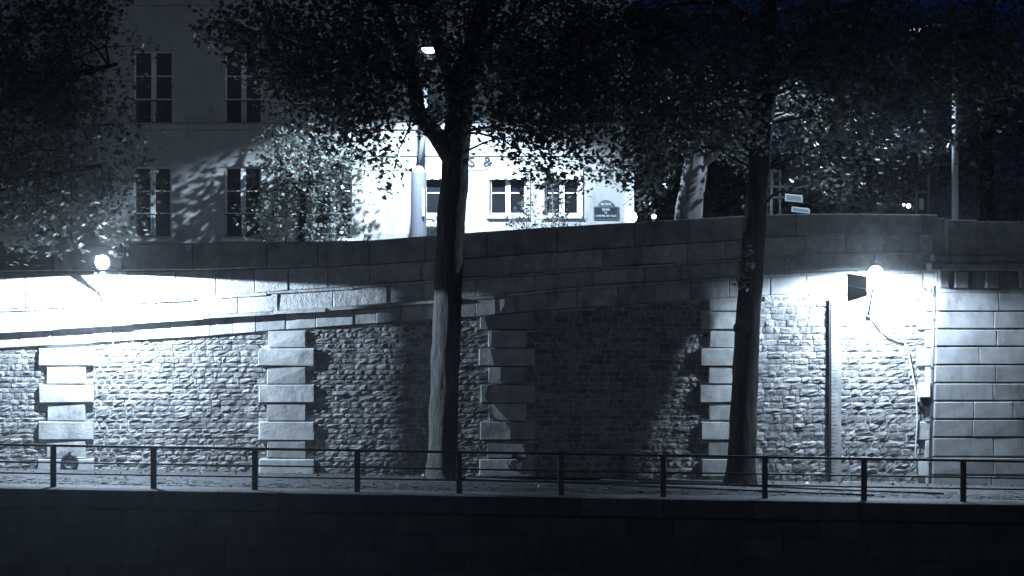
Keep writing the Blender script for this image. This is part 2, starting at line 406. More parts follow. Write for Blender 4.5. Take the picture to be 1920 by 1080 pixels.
for xx in (1768, 1800, 1858, 1922, 1986, 2050):
    m = MB(); w = 13 if xx > 1770 else 9
    m.hexa([(AX(xx - w), AZ(540)), (AX(xx + w), AZ(540)), (AX(xx + w), AZ(508)), (AX(xx - w), AZ(508))], AY - .28, AY + .1, .03); A_(m.build('corbel', M['rust'], AB))
m = MB(); m.box(AX(1740), AX(2160), AY - .42, AY + .5, AZ(508) + .003, AZ(494), .03); A_(m.build('cornice', M['coping'], AB))
m = MB(); m.box(AX(1748), AX(2160), AY - .3, AY + .5, AZ(494) + .003, AZ(478), .05); A_(m.build('cornice', M['coping'], AB))
m = MB(); m.box(AX(1774), AX(1830), AY - .12, AY + .5, AZ(478) + .003, AZ(412), .03); A_(m.build('parapet_pier', M['coping'], AB))
m = MB(); m.box(AX(1752), AX(1774) - .004, AY + .25, AY + 1.1, AZ(480) , AZ(408), .02); A_(m.build('parapet_return', M['coping'], AB))
m = MB(); m.box(AX(1830) + .003, AX(2160), AY - .02, AY + .4, AZ(478) + .003, AZ(415), .02); A_(m.build('parapet', M['coping'], AB))

# ------------------------------------------------------------------ buildings on the upper street
BY = 82.0
def BX(x): return (x - 960) * BY / F
def BZ(y): return CZ + (HY - y) * BY / F
B = empty('corner_building', (BX(680), BY, uz(BX(680)))); tag(B, 'pale rendered corner building with tall windows and a lettered ground floor', 'building')
def B_(o): o.matrix_parent_inverse = Matrix.Translation(B.location).inverted(); return o
wins = []   # x0,x1,ytop,ybot, kind
for x0, x1 in ((250, 325), (421, 492), (592, 663), (763, 834), (934, 1005), (1092, 1163)):
    wins.append((x0, x1, 95, 234, 'tall')); wins.append((x0, x1, -140, 2, 'tall'))
for x0, x1 in ((250, 322), (421, 490), (588, 660)): wins.append((x0, x1, 312, 447, 'tall'))
for x0, x1 in ((796, 866), (918, 987), (1022, 1086)): wins.append((x0, x1, 320, 404, 'cafe'))
bx0, bx1, bz0, bz1 = BX(184), BX(1188), uz(0) - 1.5, BZ(-330)
xs = sorted({bx0, bx1, *[BX(w[0]) for w in wins], *[BX(w[1]) for w in wins]}); zs = sorted({bz0, bz1, *[BZ(w[2]) for w in wins], *[BZ(w[3]) for w in wins]})
m = MB()
for a, b in zip(xs, xs[1:]):
    for c0, d0 in zip(zs, zs[1:]):
        cx = (a + b) / 2; cz = (c0 + d0) / 2
        if any(BX(w[0]) < cx < BX(w[1]) and BZ(w[3]) < cz < BZ(w[2]) for w in wins): continue
        m.add([(a, BY, c0), (b, BY, c0), (b, BY, d0), (a, BY, d0)], [(0, 1, 2, 3)])
for w in wins:   # reveals
    a, b, c0, d0 = BX(w[0]), BX(w[1]), BZ(w[3]), BZ(w[2]); D = BY + .22
    m.add([(a, BY, c0), (a, BY, d0), (a, D, d0), (a, D, c0), (b, BY, c0), (b, BY, d0), (b, D, d0), (b, D, c0)], [(0, 1, 2, 3), (5, 4, 7, 6), (1, 5, 6, 2), (4, 0, 3, 7)])
m.add([(bx1, BY, bz0), (bx1, BY + 14, bz0), (bx1, BY + 14, bz1), (bx1, BY, bz1)], [(0, 1, 2, 3)])
m.add([(bx0, BY, bz0), (bx0, BY + 14, bz0), (bx0, BY + 14, bz1), (bx0, BY, bz1)], [(0, 1, 2, 3)])
m.add([(bx0, BY, bz1), (bx1, BY, bz1), (bx1, BY + 14, bz1), (bx0, BY + 14, bz1)], [(0, 1, 2, 3)])
B_(m.build('wall', M['render'], B))
def window(x0, x1, yt, yb, kind):
    a, b, c0, d0 = BX(x0), BX(x1), BZ(yb), BZ(yt); Y0 = BY + .13
    w = MB(); t = .07
    w.box(a, a + t, Y0, Y0 + .09, c0, d0); w.box(b - t, b, Y0, Y0 + .09, c0, d0); w.box(a + t, b - t, Y0, Y0 + .09, d0 - t, d0); w.box(a + t, b - t, Y0, Y0 + .09, c0, c0 + t * 1.3)
    wo = B_(w.build('window', M['paint_white'], B))
    def sub(nm, mm, mat): return mm.build(nm, mat, wo)
    cx = (a + b) / 2
    s = MB(); s.box(cx - .085, cx + .085, Y0 - .02, Y0 + .1, c0 + t * 1.3, d0 - t); sub('mullion', s, M['paint_white'])
    nr = 3 if kind == 'tall' else 2
    zz = [c0 + t * 1.3 + (d0 - t - c0 - t * 1.3) * k / nr for k in range(nr + 1)]
    for k in range(nr):
        for p, q in ((a + t, cx - .085), (cx + .085, b - t)):
            s = MB(); s.box(p + .002, q - .002, Y0 + .05, Y0 + .07, zz[k] + .004, zz[k + 1] - .004); sub('pane', s, M['pane'])
        if k:
            s = MB(); s.box(a + t + .002, cx - .087, Y0 + .01, Y0 + .085, zz[k] - .022, zz[k] + .022); s.box(cx + .087, b - t - .002, Y0 + .01, Y0 + .085, zz[k] - .022, zz[k] + .022); sub('glazing_bar', s, M['paint_white'])
    s = MB(); s.box(a - .08, b + .08, BY - .12, BY + .14, c0 - .1, c0 - .003); sub('sill', s, M['paint_white'])
    if kind == 'tall':
        s = MB(); z0 = c0 + .02; Yr = BY - .04
        s.box(a + .02, b - .02, Yr - .012, Yr + .012, z0 + .78, z0 + .82); s.box(a + .02, b - .02, Yr - .01, Yr + .01, z0 + .05, z0 + .08)
        k = 0; xx = a + .07
        while xx < b - .05: s.box(xx - .008, xx + .008, Yr - .008, Yr + .008, z0 + .08, z0 + .78); xx += .1
        sub('balcony_rail', s, M['iron'])
    else:
        s = MB(); nseg = 26; vs = []; fs = []
        for k in range(nseg + 1):
            u = k / nseg; xx = a - .04 + (b - a + .08) * u; dz = .03 * abs(math.sin(u * math.pi * 4.5))
            vs += [(xx, BY - .03, d0 + .04), (xx, BY - .16, d0 - .28 - dz)]
        fs = [(2 * k, 2 * k + 1, 2 * k + 3, 2 * k + 2) for k in range(nseg)]
        s.add(vs, fs); s.add([(v[0], v[1] + .012, v[2]) for v in vs], [f[::-1] for f in fs]); sub('valance', s, M['curtain'])
        s = MB(); s.box(a - .12, a - .03, BY - .05, BY - .001, c0 - .12, d0 + .12); s.box(b + .03, b + .12, BY - .05, BY - .001, c0 - .12, d0 + .12); s.box(a - .03, b + .03, BY - .052, BY - .001, d0 + .05, d0 + .14); sub('surround', s, M['paint_white'])
for w in wins: window(*w)
for yy, t, pr in ((238, 5, .14), (5, 5, .14), (290, 3, .08), (318, 2, .05)):
    m = MB(); xa = bx0 if yy < 280 else BX(684)
    m.box(xa, bx1 + .02, BY - pr, BY - .002, BZ(yy + t), BZ(yy - t), .015); B_(m.build('string_course', M['render'], B))
m = MB(); m.box(BX(684), bx1 + .015, BY - .1, BY - .002, bz0, BZ(437), .02); B_(m.build('plinth', M['render_dark'], B))
m = MB(); m.box(BX(684), BX(690), BY - .05, BY - .002, BZ(437) + .002, BZ(322)); B_(m.build('pilaster_strip', M['paint_white'], B))
m = MB(); m.box(BX(1172), bx1 + .012, BY - .06, BY - .002, BZ(437) + .002, BZ(322)); B_(m.build('pilaster_strip', M['paint_white'], B))
def text(body, size, loc, mat, name, extr=.01, align='CENTER', sx=1):
    cu = bpy.data.curves.new(name, 'FONT'); cu.body = body; cu.size = size; cu.align_x = align; cu.align_y = 'CENTER'; cu.extrude = extr; cu.offset = size * .008
    t = bpy.data.objects.new(name + '_tmp', cu); COL.objects.link(t); bpy.context.view_layer.update()
    me = bpy.data.meshes.new_from_object(t.evaluated_get(bpy.context.evaluated_depsgraph_get())); bpy.data.objects.remove(t); me.name = name
    me.transform(Matrix.Translation(loc) @ Matrix.Rotation(rad(90), 4, 'X') @ Matrix.Diagonal((sx, 1, 1, 1)))
    me.materials.clear(); me.materials.append(mat)
    return me
for body, xx in (('S', 884), ('&', 914)):
    B_(link('letter', text(body, .5, (BX(xx), BY - .03, BZ(304)), M['letters_black'], 'letter', .03), B))
# neighbour on the left
NB = empty('neighbour_building', (BX(40), BY + .8, 5.4)); tag(NB, 'dark building behind the trees at the far left edge', 'building')
m = MB(); m.box(BX(-700), bx0 - .05, BY + .8, BY + 14, 4, BZ(-330)); o = m.build('wall', M['render_dark'], NB); o.matrix_parent_inverse = Matrix.Translation(NB.location).inverted()
for k, (xx, ya, yb) in enumerate(((60, 95, 234), (60, 312, 447), (-110, 95, 234), (-110, 312, 447))):
    m = MB(); m.box(BX(xx), BX(xx + 68), BY + .77, BY + .85, BZ(yb), BZ(ya)); o = m.build('window', M['pane'], NB); o.matrix_parent_inverse = Matrix.Translation(NB.location).inverted()

# ------------------------------------------------------------------ trees
def leaf_shape():
    pts = []
    for a, r in ((-90, .12), (-50, .42), (-25, .3), (5, .52), (32, .3), (62, .58), (76, .36), (90, .66), (104, .36), (118, .58), (148, .3), (175, .52), (205, .3), (230, .42)):
        pts.append((r * math.cos(rad(a)), r * math.sin(rad(a)) + .1))
    return np.array(pts)
LS = leaf_shape()
def leaves_mesh(name, centres, sizes, mat, seed):
    rs = np.random.RandomState(seed); n = len(centres); k = len(LS)
    ang = rs.uniform(0, 2 * np.pi, n); tilt = rs.normal(0, .75, n) + .5; yaw = rs.uniform(0, 2 * np.pi, n)
    ca, sa = np.cos(ang), np.sin(ang)
    lx = LS[None, :, 0] * ca[:, None] - LS[None, :, 1] * sa[:, None]; ly = LS[None, :, 0] * sa[:, None] + LS[None, :, 1] * ca[:, None]
    lz = -.25 * (lx ** 2 + ly ** 2) * rs.uniform(0, 2, n)[:, None]
    ct, st = np.cos(tilt)[:, None], np.sin(tilt)[:, None]
    y2 = ly * ct - lz * st; z2 = ly * st + lz * ct
    cy, sy = np.cos(yaw)[:, None], np.sin(yaw)[:, None]
    x3 = lx * cy - y2 * sy; y3 = lx * sy + y2 * cy
    V = np.stack([x3, y3, z2], -1) * sizes[:, None, None] + centres[:, None, :]
    me = bpy.data.meshes.new(name); me.vertices.add(n * k); me.vertices.foreach_set('co', V.reshape(-1))
    me.loops.add(n * k); me.loops.foreach_set('vertex_index', np.arange(n * k, dtype=np.int32))
    me.polygons.add(n); me.polygons.foreach_set('loop_start', np.arange(0, n * k, k, dtype=np.int32)); me.polygons.foreach_set('loop_total', np.full(n, k, dtype=np.int32))
    me.materials.append(mat); me.update(calc_edges=True)
    return me
def crown_points(lobes, per, seed, spread=.38, depth=None):
    """lobes: (x,y,rx,ry,Y,rY) in photo pixels and metres of depth"""
    rs = np.random.RandomState(seed); out = []; cl = []
    for (x, y, rx, ry, Y, rY) in lobes:
        c = P(x, y, Y); sx, sz = rx * Y / F, ry * Y / F
        nc = max(4, int(4.5 * per * sx * sz * (0.5 + rY / 2)))
        for _ in range(nc):
            d = rs.normal(size=3); d /= np.linalg.norm(d); q = rs.uniform(.25, 1) ** .5
            p = np.array([c.x + d[0] * sx * q, Y + d[1] * rY * q, c.z + d[2] * sz * q]); cl.append(p)
            k = rs.randint(14, 30)
            out.append(p + rs.normal(size=(k, 3)) * np.array([spread, spread, spread * .75]) + np.array([0, 0, -.1]))
    return np.concatenate(out), cl
LIMX = [-900, 0, 330, 400, 440, 480, 640, 700, 725, 760, 790, 820, 880, 938, 945, 1000, 1020, 1090, 1110, 1150, 1170, 1200, 1255, 1270, 1330, 1400, 1440, 1470, 1530, 1560, 1900, 2600]
LIMY = [500, 500, 40, 110, 160, 230, 300, 340, 385, 350, 290, 290, 285, 288, 335, 385, 350, 385, 345, 345, 370, 400, 400, 285, 290, 330, 330, 355, 355, 390, 420, 420]
def trimmed(p):
    x = 960 + p[:, 0] * F / p[:, 1]; y = HY - (p[:, 2] - CZ) * F / p[:, 1]; rs = np.random.RandomState(4)
    keep = y < np.interp(x, LIMX, LIMY) + rs.normal(0, 7, len(p))
    keep &= ((x - 806) ** 2 / 1.6 + (y - 95) ** 2 > 20 ** 2 * rs.uniform(.6, 1.2, len(p)))
    return p[keep]
def tree(name, label, stems, lobes, per, bark, leaf, seed, lsize=(.1, .21), group=None, twigs=30, spread=.38, extra=None, trim=False):
    base = stems[0][0][0]
    T = empty(name, base); tag(T, label, 'tree', group)
    tr = MB(); starts = []
    for k, (pts, rs) in enumerate(stems):
        pp = [Vector(p) for p in pts]; fine = []; fr = []
        for i in range(len(pp) - 1):
            p0 = pp[max(i - 1, 0)]; p1 = pp[i]; p2 = pp[i + 1]; p3 = pp[min(i + 2, len(pp) - 1)]
            for j in range(5):
                t = j / 5
                fine.append(.5 * ((2 * p1) + (-p0 + p2) * t + (2 * p0 - 5 * p1 + 4 * p2 - p3) * t * t + (-p0 + 3 * p1 - 3 * p2 + p3) * t ** 3)); fr.append(rs[i] + (rs[i + 1] - rs[i]) * t)
        fine.append(pp[-1]); fr.append(rs[-1])
        if k == 0: fr = [r_ * (1 + .16 * math.exp(-max(0, (f_.z - fine[0].z - .1)) / .28)) for f_, r_ in zip(fine, fr)]
        if k == 0 and rs[0] > .35:
            f2 = []; r2 = []
            for i_ in range(len(fine) - 1):
                for j_ in range(4): f2.append(fine[i_].lerp(fine[i_ + 1], j_ / 4)); r2.append(fr[i_] + (fr[i_ + 1] - fr[i_]) * j_ / 4)
            b0 = len(tr.v); tr.tube(f2 + [fine[-1]], r2 + [fr[-1]], 36, .012, seed + k)
            for i_ in range(b0, len(tr.v)):
                v = Vector(tr.v[i_]); q_ = noise.noise(Vector((v.x * 7, v.y * 7, v.z * 1.3 + seed))) * .035 + noise.noise(v * 1.7) * .02; c_ = min(f2, key=lambda f_: abs(f_.z - v.z)); d_ = Vector((v.x - c_.x, v.y - c_.y, 0)); d_.normalize(); tr.v[i_] = tuple(v + d_ * q_)
        else: tr.tube(fine, fr, 18 if rs[0] > .2 else 8, .05, seed + k)
        if rs[0] < .3 or k == 0: starts += [(f, r_) for f, r_ in zip(fine, fr)][int(len(fine) * (.55 if k == 0 else .35)):]
    pts, cl = crown_points(lobes, per, seed, spread)
    rr = random.Random(seed)
    br = MB()
    for _ in range(twigs):
        c = Vector(rr.choice(cl)); s, r_ = rr.choice(sorted(starts, key=lambda t: (t[0] - c).length + max(0, t[0].z - c.z) * .6)[:9])
        d = (c - s); 
        if d.length > 3.2: c = s + d * (3.2 / d.length)
        pp = [s + (c - s) * t + Vector((rr.uniform(-.12, .12), rr.uniform(-.12, .12), .35 * math.sin(3.14 * t) + rr.uniform(-.06, .06))) * (t > 0) for t in (0, .25, .5, .75, 1)]
        b0 = min(.045, r_ * .6); br.tube(pp, [b0, b0 * .8, b0 * .6, b0 * .4, .006], 5, 0, 1)
    o = tr.build('trunk', M[bark], T, True); o.matrix_parent_inverse = Matrix.Translation(base).inverted()
    if twigs:
        o = br.build('branches', M[bark], T, True); o['kind'] = 'stuff'; o.matrix_parent_inverse = Matrix.Translation(base).inverted()
    rs = np.random.RandomState(seed + 5)
    if trim: pts = trimmed(pts)
    if extra is not None: pts = np.concatenate([pts, extra])
    o = link('crown', leaves_mesh('crown', pts, rs.uniform(lsize[0], lsize[1], len(pts)), M[leaf], seed), T); o.matrix_parent_inverse = Matrix.Translation(base).inverted()
    return T
def Q(x, y, Y): return tuple(P(x, y, Y))
def onq(x, Y):  # a foot on the quay
    X = (x - 960) * Y / F; return (X, Y, qz(X) + .0)
t1b = onq(831, 65.1)
tree('plane_tree', 'grey barked tree forking above the parapet, in front of the lettered facade', [
    ([(t1b[0], t1b[1], t1b[2] - .1), Q(830, 860, 65.12), Q(834, 700, 65.3), Q(839, 560, 65.35), Q(845, 430, 65.3), Q(852, 330, 65.2), Q(858, 250, 65.0), Q(868, 150, 64.8), Q(893, 60, 64.6), Q(925, -60, 64.4)], [.46, .41, .385, .375, .38, .385, .36, .3, .24, .18]),
    ([Q(850, 305, 65.1), Q(818, 255, 64.8), Q(787, 215, 64.5), Q(772, 140, 64.2), Q(740, 60, 63.8), Q(690, -40, 63.5)], [.26, .24, .2, .17, .14, .1]),
    ([Q(862, 210, 65.0), Q(838, 130, 65.3), Q(812, 60, 65.6), Q(790, -40, 65.8)], [.22, .16, .13, .1]),
    ([Q(885, 90, 64.6), Q(960, 40, 64.2), Q(1040, -10, 63.9)], [.14, .1, .07]),
    ([Q(775, 160, 64.3), Q(700, 120, 63.8), Q(600, 100, 63.4), Q(500, 60, 63)], [.1, .08, .06, .04])],
    [(470, 50, 90, 60, 63, 1.6), (530, 100, 90, 60, 63.2, 1.3), (800, 160, 90, 70, 64.2, 1.2), (1050, 170, 60, 80, 63.6, 1.2), (960, 250, 60, 40, 63.6, .9), (650, 250, 60, 35, 63.4, .9), (600, 80, 130, 100, 63.3, 1.8), (730, 70, 120, 100, 63.5, 1.8), (880, 60, 130, 100, 64, 1.8), (640, 190, 95, 60, 63.5, 1.4), (560, 160, 80, 50, 63.4, 1.2),
     (720, 215, 70, 45, 63.6, 1.2), (940, 150, 90, 80, 64, 1.5), (1010, 210, 90, 80, 63.6, 1.5), (1030, 70, 110, 90, 63.8, 1.6), (720, 290, 38, 34, 63.4, .7), (742, 340, 20, 22, 63.3, .4), (1005, 320, 40, 45, 63.4, .7), (1060, 280, 60, 50, 63.5, .9), (1085, 360, 26, 24, 63.3, .4), (790, -60, 300, 70, 64, 2)],
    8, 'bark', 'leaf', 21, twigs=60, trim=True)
t2b = onq(1388, 64.9)
rs = np.random.RandomState(3); pe_ = [P(1394, 520, 64.75), P(1400, 500, 64.6), P(1390, 535, 64.7), P(1402, 470, 64.7)]
ex = np.concatenate([np.array(p) + rs.normal(size=(16, 3)) * .09 for p in pe_])
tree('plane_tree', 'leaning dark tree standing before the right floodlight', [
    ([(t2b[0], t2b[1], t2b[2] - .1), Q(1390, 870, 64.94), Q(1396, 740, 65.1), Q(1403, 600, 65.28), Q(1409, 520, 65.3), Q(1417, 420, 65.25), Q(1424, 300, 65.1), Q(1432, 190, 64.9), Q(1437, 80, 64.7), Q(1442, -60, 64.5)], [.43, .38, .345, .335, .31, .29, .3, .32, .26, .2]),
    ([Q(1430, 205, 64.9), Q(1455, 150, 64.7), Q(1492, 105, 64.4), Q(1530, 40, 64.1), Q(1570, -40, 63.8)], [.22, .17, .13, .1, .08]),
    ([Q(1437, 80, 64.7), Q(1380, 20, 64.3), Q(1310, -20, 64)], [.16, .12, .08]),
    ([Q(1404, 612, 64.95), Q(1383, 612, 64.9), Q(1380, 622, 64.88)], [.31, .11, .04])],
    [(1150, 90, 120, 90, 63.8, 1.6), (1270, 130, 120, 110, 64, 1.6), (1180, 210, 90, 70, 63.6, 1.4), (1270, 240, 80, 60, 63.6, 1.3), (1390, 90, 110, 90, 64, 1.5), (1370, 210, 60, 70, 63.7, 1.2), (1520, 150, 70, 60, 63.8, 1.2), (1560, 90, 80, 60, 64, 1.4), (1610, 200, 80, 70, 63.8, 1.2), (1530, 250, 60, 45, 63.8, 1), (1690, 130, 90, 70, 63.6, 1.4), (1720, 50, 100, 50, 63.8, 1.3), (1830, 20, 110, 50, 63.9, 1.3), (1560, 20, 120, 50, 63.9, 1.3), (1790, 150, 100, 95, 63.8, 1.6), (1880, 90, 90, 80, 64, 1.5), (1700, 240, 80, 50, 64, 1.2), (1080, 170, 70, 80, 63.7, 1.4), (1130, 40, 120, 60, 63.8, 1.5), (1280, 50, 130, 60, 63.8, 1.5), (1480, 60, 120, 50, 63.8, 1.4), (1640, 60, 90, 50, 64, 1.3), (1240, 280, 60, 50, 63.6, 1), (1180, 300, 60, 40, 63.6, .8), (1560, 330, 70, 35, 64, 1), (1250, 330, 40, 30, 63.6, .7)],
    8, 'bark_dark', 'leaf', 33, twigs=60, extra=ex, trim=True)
tree('plane_tree', 'dark tree reaching in from the left edge above the left lamp', [
    ([onq(-140, 64.5), Q(-135, 700, 64.6), Q(-120, 450, 64.6), Q(-90, 250, 64.4), Q(-30, 80, 64)], [.42, .38, .34, .28, .18]),
    ([Q(-120, 430, 64.6), Q(-20, 360, 64.2), Q(90, 330, 64), Q(190, 310, 63.8)], [.2, .14, .09, .05]), ([Q(-90, 250, 64.4), Q(10, 190, 64.1), Q(110, 150, 63.8), Q(220, 120, 63.7)], [.2, .14, .1, .05])],
    [(60, 80, 130, 100, 63.7, 1.8), (40, 230, 140, 100, 63.8, 1.8), (150, 190, 70, 70, 63.6, 1.2), (90, 360, 110, 70, 63.9, 1.2), (210, 330, 60, 55, 63.7, .9), (240, 250, 28, 40, 63.6, .5), (245, 110, 25, 40, 63.6, .5), (140, 20, 90, 50, 63.8, 1.2), (190, 420, 80, 30, 64, .7), (30, 430, 80, 30, 64, .7)],
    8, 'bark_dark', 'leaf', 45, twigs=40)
def onu(x, Y): X = (x - 960) * Y / F; return (X, Y, uz(X) - .05)
tree('street_tree', 'lamp lit bushy street tree left of the white facade', [
    ([onu(566, 79.7), Q(566, 440, 79.7), Q(572, 360, 79.7), Q(585, 280, 79.8), Q(600, 200, 79.9)], [.16, .13, .11, .08, .04]), ([Q(570, 370, 79.7), Q(530, 310, 79.7), Q(510, 250, 79.7)], [.07, .05, .03]), ([Q(572, 350, 79.7), Q(630, 310, 79.9), Q(670, 290, 79.9)], [.07, .05, .03])],
    [(600, 280, 60, 55, 80.3, .7), (560, 345, 65, 60, 80.4, .7), (625, 350, 50, 50, 80.3, .7), (540, 300, 50, 50, 80.2, .7), (560, 340, 75, 80, 79.7, 1.0), (530, 260, 50, 45, 79.7, 1), (640, 300, 60, 60, 79.9, 1.1), (600, 420, 75, 40, 79.7, 1.1), (690, 290, 40, 30, 79.9, .7), (500, 400, 40, 40, 79.6, .7)],
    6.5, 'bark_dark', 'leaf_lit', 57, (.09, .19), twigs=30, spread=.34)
tree('street_tree', 'thick pale trunk tree leaning behind the parapet left of the dark trunk', [
    ([onu(1290, 72), Q(1292, 400, 72), Q(1298, 350, 72), Q(1308, 290, 72.1), Q(1316, 230, 72.2), Q(1325, 120, 72.3)], [.5, .42, .38, .34, .26, .16]), ([Q(1304, 315, 72), Q(1340, 290, 71.8), Q(1385, 262, 71.6), Q(1430, 220, 71.4)], [.17, .13, .1, .06])],
    [(1290, 180, 120, 70, 72, 1.6), (1200, 300, 70, 50, 72, 1.2), (1190, 370, 35, 22, 72, .6), (1390, 290, 40, 45, 71.6, .9), (1360, 200, 70, 60, 72, 1.3), (1130, 320, 40, 40, 72, .7), (1490, 210, 60, 70, 72, 1)],
    7, 'bark_pale', 'leaf_lit', 68, (.09, .19), twigs=30, spread=.34, trim=True)
tree('street_tree', 'loose leafy tree over the two small white signs', [
    ([onu(1560, 82), Q(1556, 360, 82), Q(1552, 280, 82), Q(1548, 180, 82)], [.2, .17, .14, .08]), ([Q(1553, 300, 82), Q(1500, 270, 82), Q(1470, 250, 82)], [.08, .06, .03])],
    [(1500, 320, 70, 45, 82, 1.6), (1560, 250, 90, 60, 82, 1.8), (1600, 350, 60, 30, 82, 1.2), (1480, 180, 60, 60, 82, 1.4), (1600, 150, 80, 60, 82, 1.6), (1440, 385, 30, 18, 82, .6)],
    4, 'bark_dark', 'leaf_lit', 79, (.12, .24), twigs=24)
tree('street_tree', 'shadowy tree mass behind the tall pale mast', [
    ([onu(1850, 92), Q(1850, 300, 92), Q(1846, 180, 92)], [.3, .24, .15])],
    [(1850, 280, 110, 100, 92, 2.2), (1740, 300, 80, 50, 94, 2), (1800, 130, 110, 90, 92, 2.2), (1930, 180, 60, 120, 92, 2), (1680, 360, 70, 40, 95, 1.4), (1880, 380, 80, 30, 92, 1.5)],
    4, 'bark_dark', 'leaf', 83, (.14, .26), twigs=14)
tree('street_tree', 'far dark tree between the white facade corner and the leaning dark trunk', [
    ([onu(1360, 110), Q(1360, 300, 110), Q(1362, 200, 110)], [.3, .25, .15])],
    [(1260, 350, 80, 60, 110, 2.2), (1380, 350, 80, 60, 110, 2.2), (1500, 360, 80, 50, 112, 2.2), (1320, 230, 110, 80, 110, 2.4), (1600, 340, 90, 60, 114, 2.2)],
    4, 'bark_dark', 'leaf', 87, (.2, .36), twigs=12, spread=.6)

# ------------------------------------------------------------------ railing along the quay edge
RY = 60.2
RL = empty('railing', (0, RY, 0)); tag(RL, 'black iron railing with square posts along the quay edge', 'railing')
def R_(o): o.matrix_parent_inverse = Matrix.Translation(RL.location).inverted(); return o
pm = MB(); pm.box(-.072, .072, -.045, .045, -.02, 1.0, .008); pm = pm.mesh('post', M['iron'])
def RX(x): return (x - 960) * RY / F
pxs = [-92, 100, 288, 478, 670, 861, 1052, 1243, 1434, 1620, 1806, 1996]
for xx in pxs:
    X = RX(xx); R_(link('post', pm, RL, (X, RY, qz(X))))
for h, t in ((1.0, .032), (.61, .02), (.33, .02)):
    for a, b in zip(pxs, pxs[1:]):
        A, Bx = RX(a), RX(b); e = 0 if h == 1.0 else .074
        m = MB()
        q0, q1 = A + e + .001, Bx - e - .001
        m.hexa([(q0, qz(q0) + h - t), (q1, qz(q1) + h - t), (q1, qz(q1) + h + t), (q0, qz(q0) + h + t)], RY - (.035 if h == 1.0 else .02), RY + (.035 if h == 1.0 else .02), .006)
        if h == 1.0:
            for i, v in enumerate(m.v): m.v[i] = (v[0], v[1], v[2] + t + .002)
        R_(m.build('rail', M['iron'], RL))
def lie(x, y):   # a point on the pavement seen at this pixel
    Y = 63
    for _ in range(8):
        X = (x - 960) * Y / F; Y = (CZ - qz(X) - .03) * F / (y - HY)
    X = (x - 960) * Y / F; return (X, min(Y, 65.6), qz(X) + .05)
for pts, lab in (([(862, 898), (1000, 903), (1240, 914), (1430, 922), (1640, 930)], 'black cable lying on the setts nearer the railing'), ([(1050, 898), (1230, 905), (1400, 912), (1560, 919), (1770, 927)], 'black cable lying on the setts nearer the wall')):
    m = MB(); m.tube([lie(*p) for p in pts], .028, 6); tag(m.build('ground_cable', M['rope'], None, True), lab, 'cable')

# ------------------------------------------------------------------ wall lamps
def spot(name, loc, power, size, blend, parent, rot=(0, 0, 0), r=.05, col=COOL):
    d = bpy.data.lights.new(name, 'SPOT'); d.energy = power; d.spot_size = rad(size); d.spot_blend = blend; d.shadow_soft_size = r; d.color = col
    o = bpy.data.objects.new(name, d); COL.objects.link(o); o.location = loc; o.rotation_euler = rot
    if parent: o.parent = parent; o.matrix_parent_inverse = Matrix.Translation(parent.location).inverted()
    return o
def sub(mm, name, mat, par, smooth=False):
    o = mm.build(name, mat, par, smooth); o.matrix_parent_inverse = Matrix.Translation(par.location).inverted(); return o
LYD = 1.5; ly = WY - LYD
c = P(193, 492, ly)
LA = empty('floodlight', P(191, 565, WY)); tag(LA, 'lit floodlight on a bent bracket at the left of the wall', 'lamp')
m = MB(); m.lathe([(.2, -.085), (.21, -.04), (.17, .12), (.08, .2)], (c.x, ly, c.z), 20, 'y'); sub(m, 'housing', M['dark_metal'], LA)
m = MB(); m.lathe([(.0, -.005), (.1, -.03), (.17, -.02), (.185, 0)][::-1], (c.x, ly - .085, c.z), 20, 'y'); sub(m, 'lens', M['lens'], LA, True)
f = P(191, 565, WY)
m = MB(); m.tube([(f.x, WY - .05, f.z), (f.x, WY - .4, f.z + .35), (f.x, ly + .12, c.z - .1)], .028, 8); sub(m, 'bracket', M['dark_metal'], LA, True)
m = MB(); m.lathe([(.08, -.09), (.08, -.05)], (f.x, WY, f.z), 12, 'y'); sub(m, 'wall_plate', M['dark_metal'], LA)
spot('floodlight_beam', (c.x, ly, c.z - .25), 7000, 174.5, .03, LA, r=.004)
m = MB(); m.box(c.x + .445, c.x + .455, ly + .0715, ly + .0845, c.z - .62, c.z - .2); m.tube([(c.x + .15, ly + .05, c.z - .1), (c.x + .45, ly + .078, c.z - .2)], .01, 6); sub(m, 'shadow_bar', M['dark_metal'], LA)  # added bar, there only to cast the dark strip beside the grey trunk
LYD2 = 1.2; ly2 = WY - LYD2
c = P(1641, 520, ly2)
LB = empty('floodlight', P(1627, 590, WY)); tag(LB, 'lit floodlight with crossed rods high on the wall at the right', 'lamp')
m = MB(); m.lathe([(.2, -.085), (.21, -.06), (.19, -.03), (.08, -.015)], (c.x, ly2, c.z + .12), 20, 'y'); sub(m, 'housing', M['metal'], LB)
m = MB(); m.lathe([(.0, -.005), (.1, -.03), (.17, -.02), (.185, 0)][::-1], (c.x, ly2 - .085, c.z + .12), 20, 'y'); sub(m, 'lens', M['lens'], LB, True)
f = P(1627, 590, WY)
m = MB(); m.tube([(f.x, WY - .03, f.z), (f.x, WY - .25, f.z + .12), (f.x + .02, ly2 + .35, c.z - .28), (c.x, ly2 - .03, c.z - .16)], .03, 8); sub(m, 'bracket', M['dark_metal'], LB, True)
m = MB(); m.tube([P(1565, 529, ly2 - .45), P(1668, 552, ly2 - .45)], .018, 6); sub(m, 'rod', M['cable'], LB)
m = MB(); m.lathe([(.07, -.14), (.07, -.05)], (f.x, WY, f.z), 12, 'y'); sub(m, 'wall_plate', M['dark_metal'], LB)
spot('floodlight_beam', (c.x, ly2, c.z - .1), 5200, 176, .35, LB, (rad(18), 0, 0), r=.18)
m = MB(); vx = c.x - .27; vz0, vz1 = c.z - .66, c.z + .1   # side visor that keeps the glare off the quay
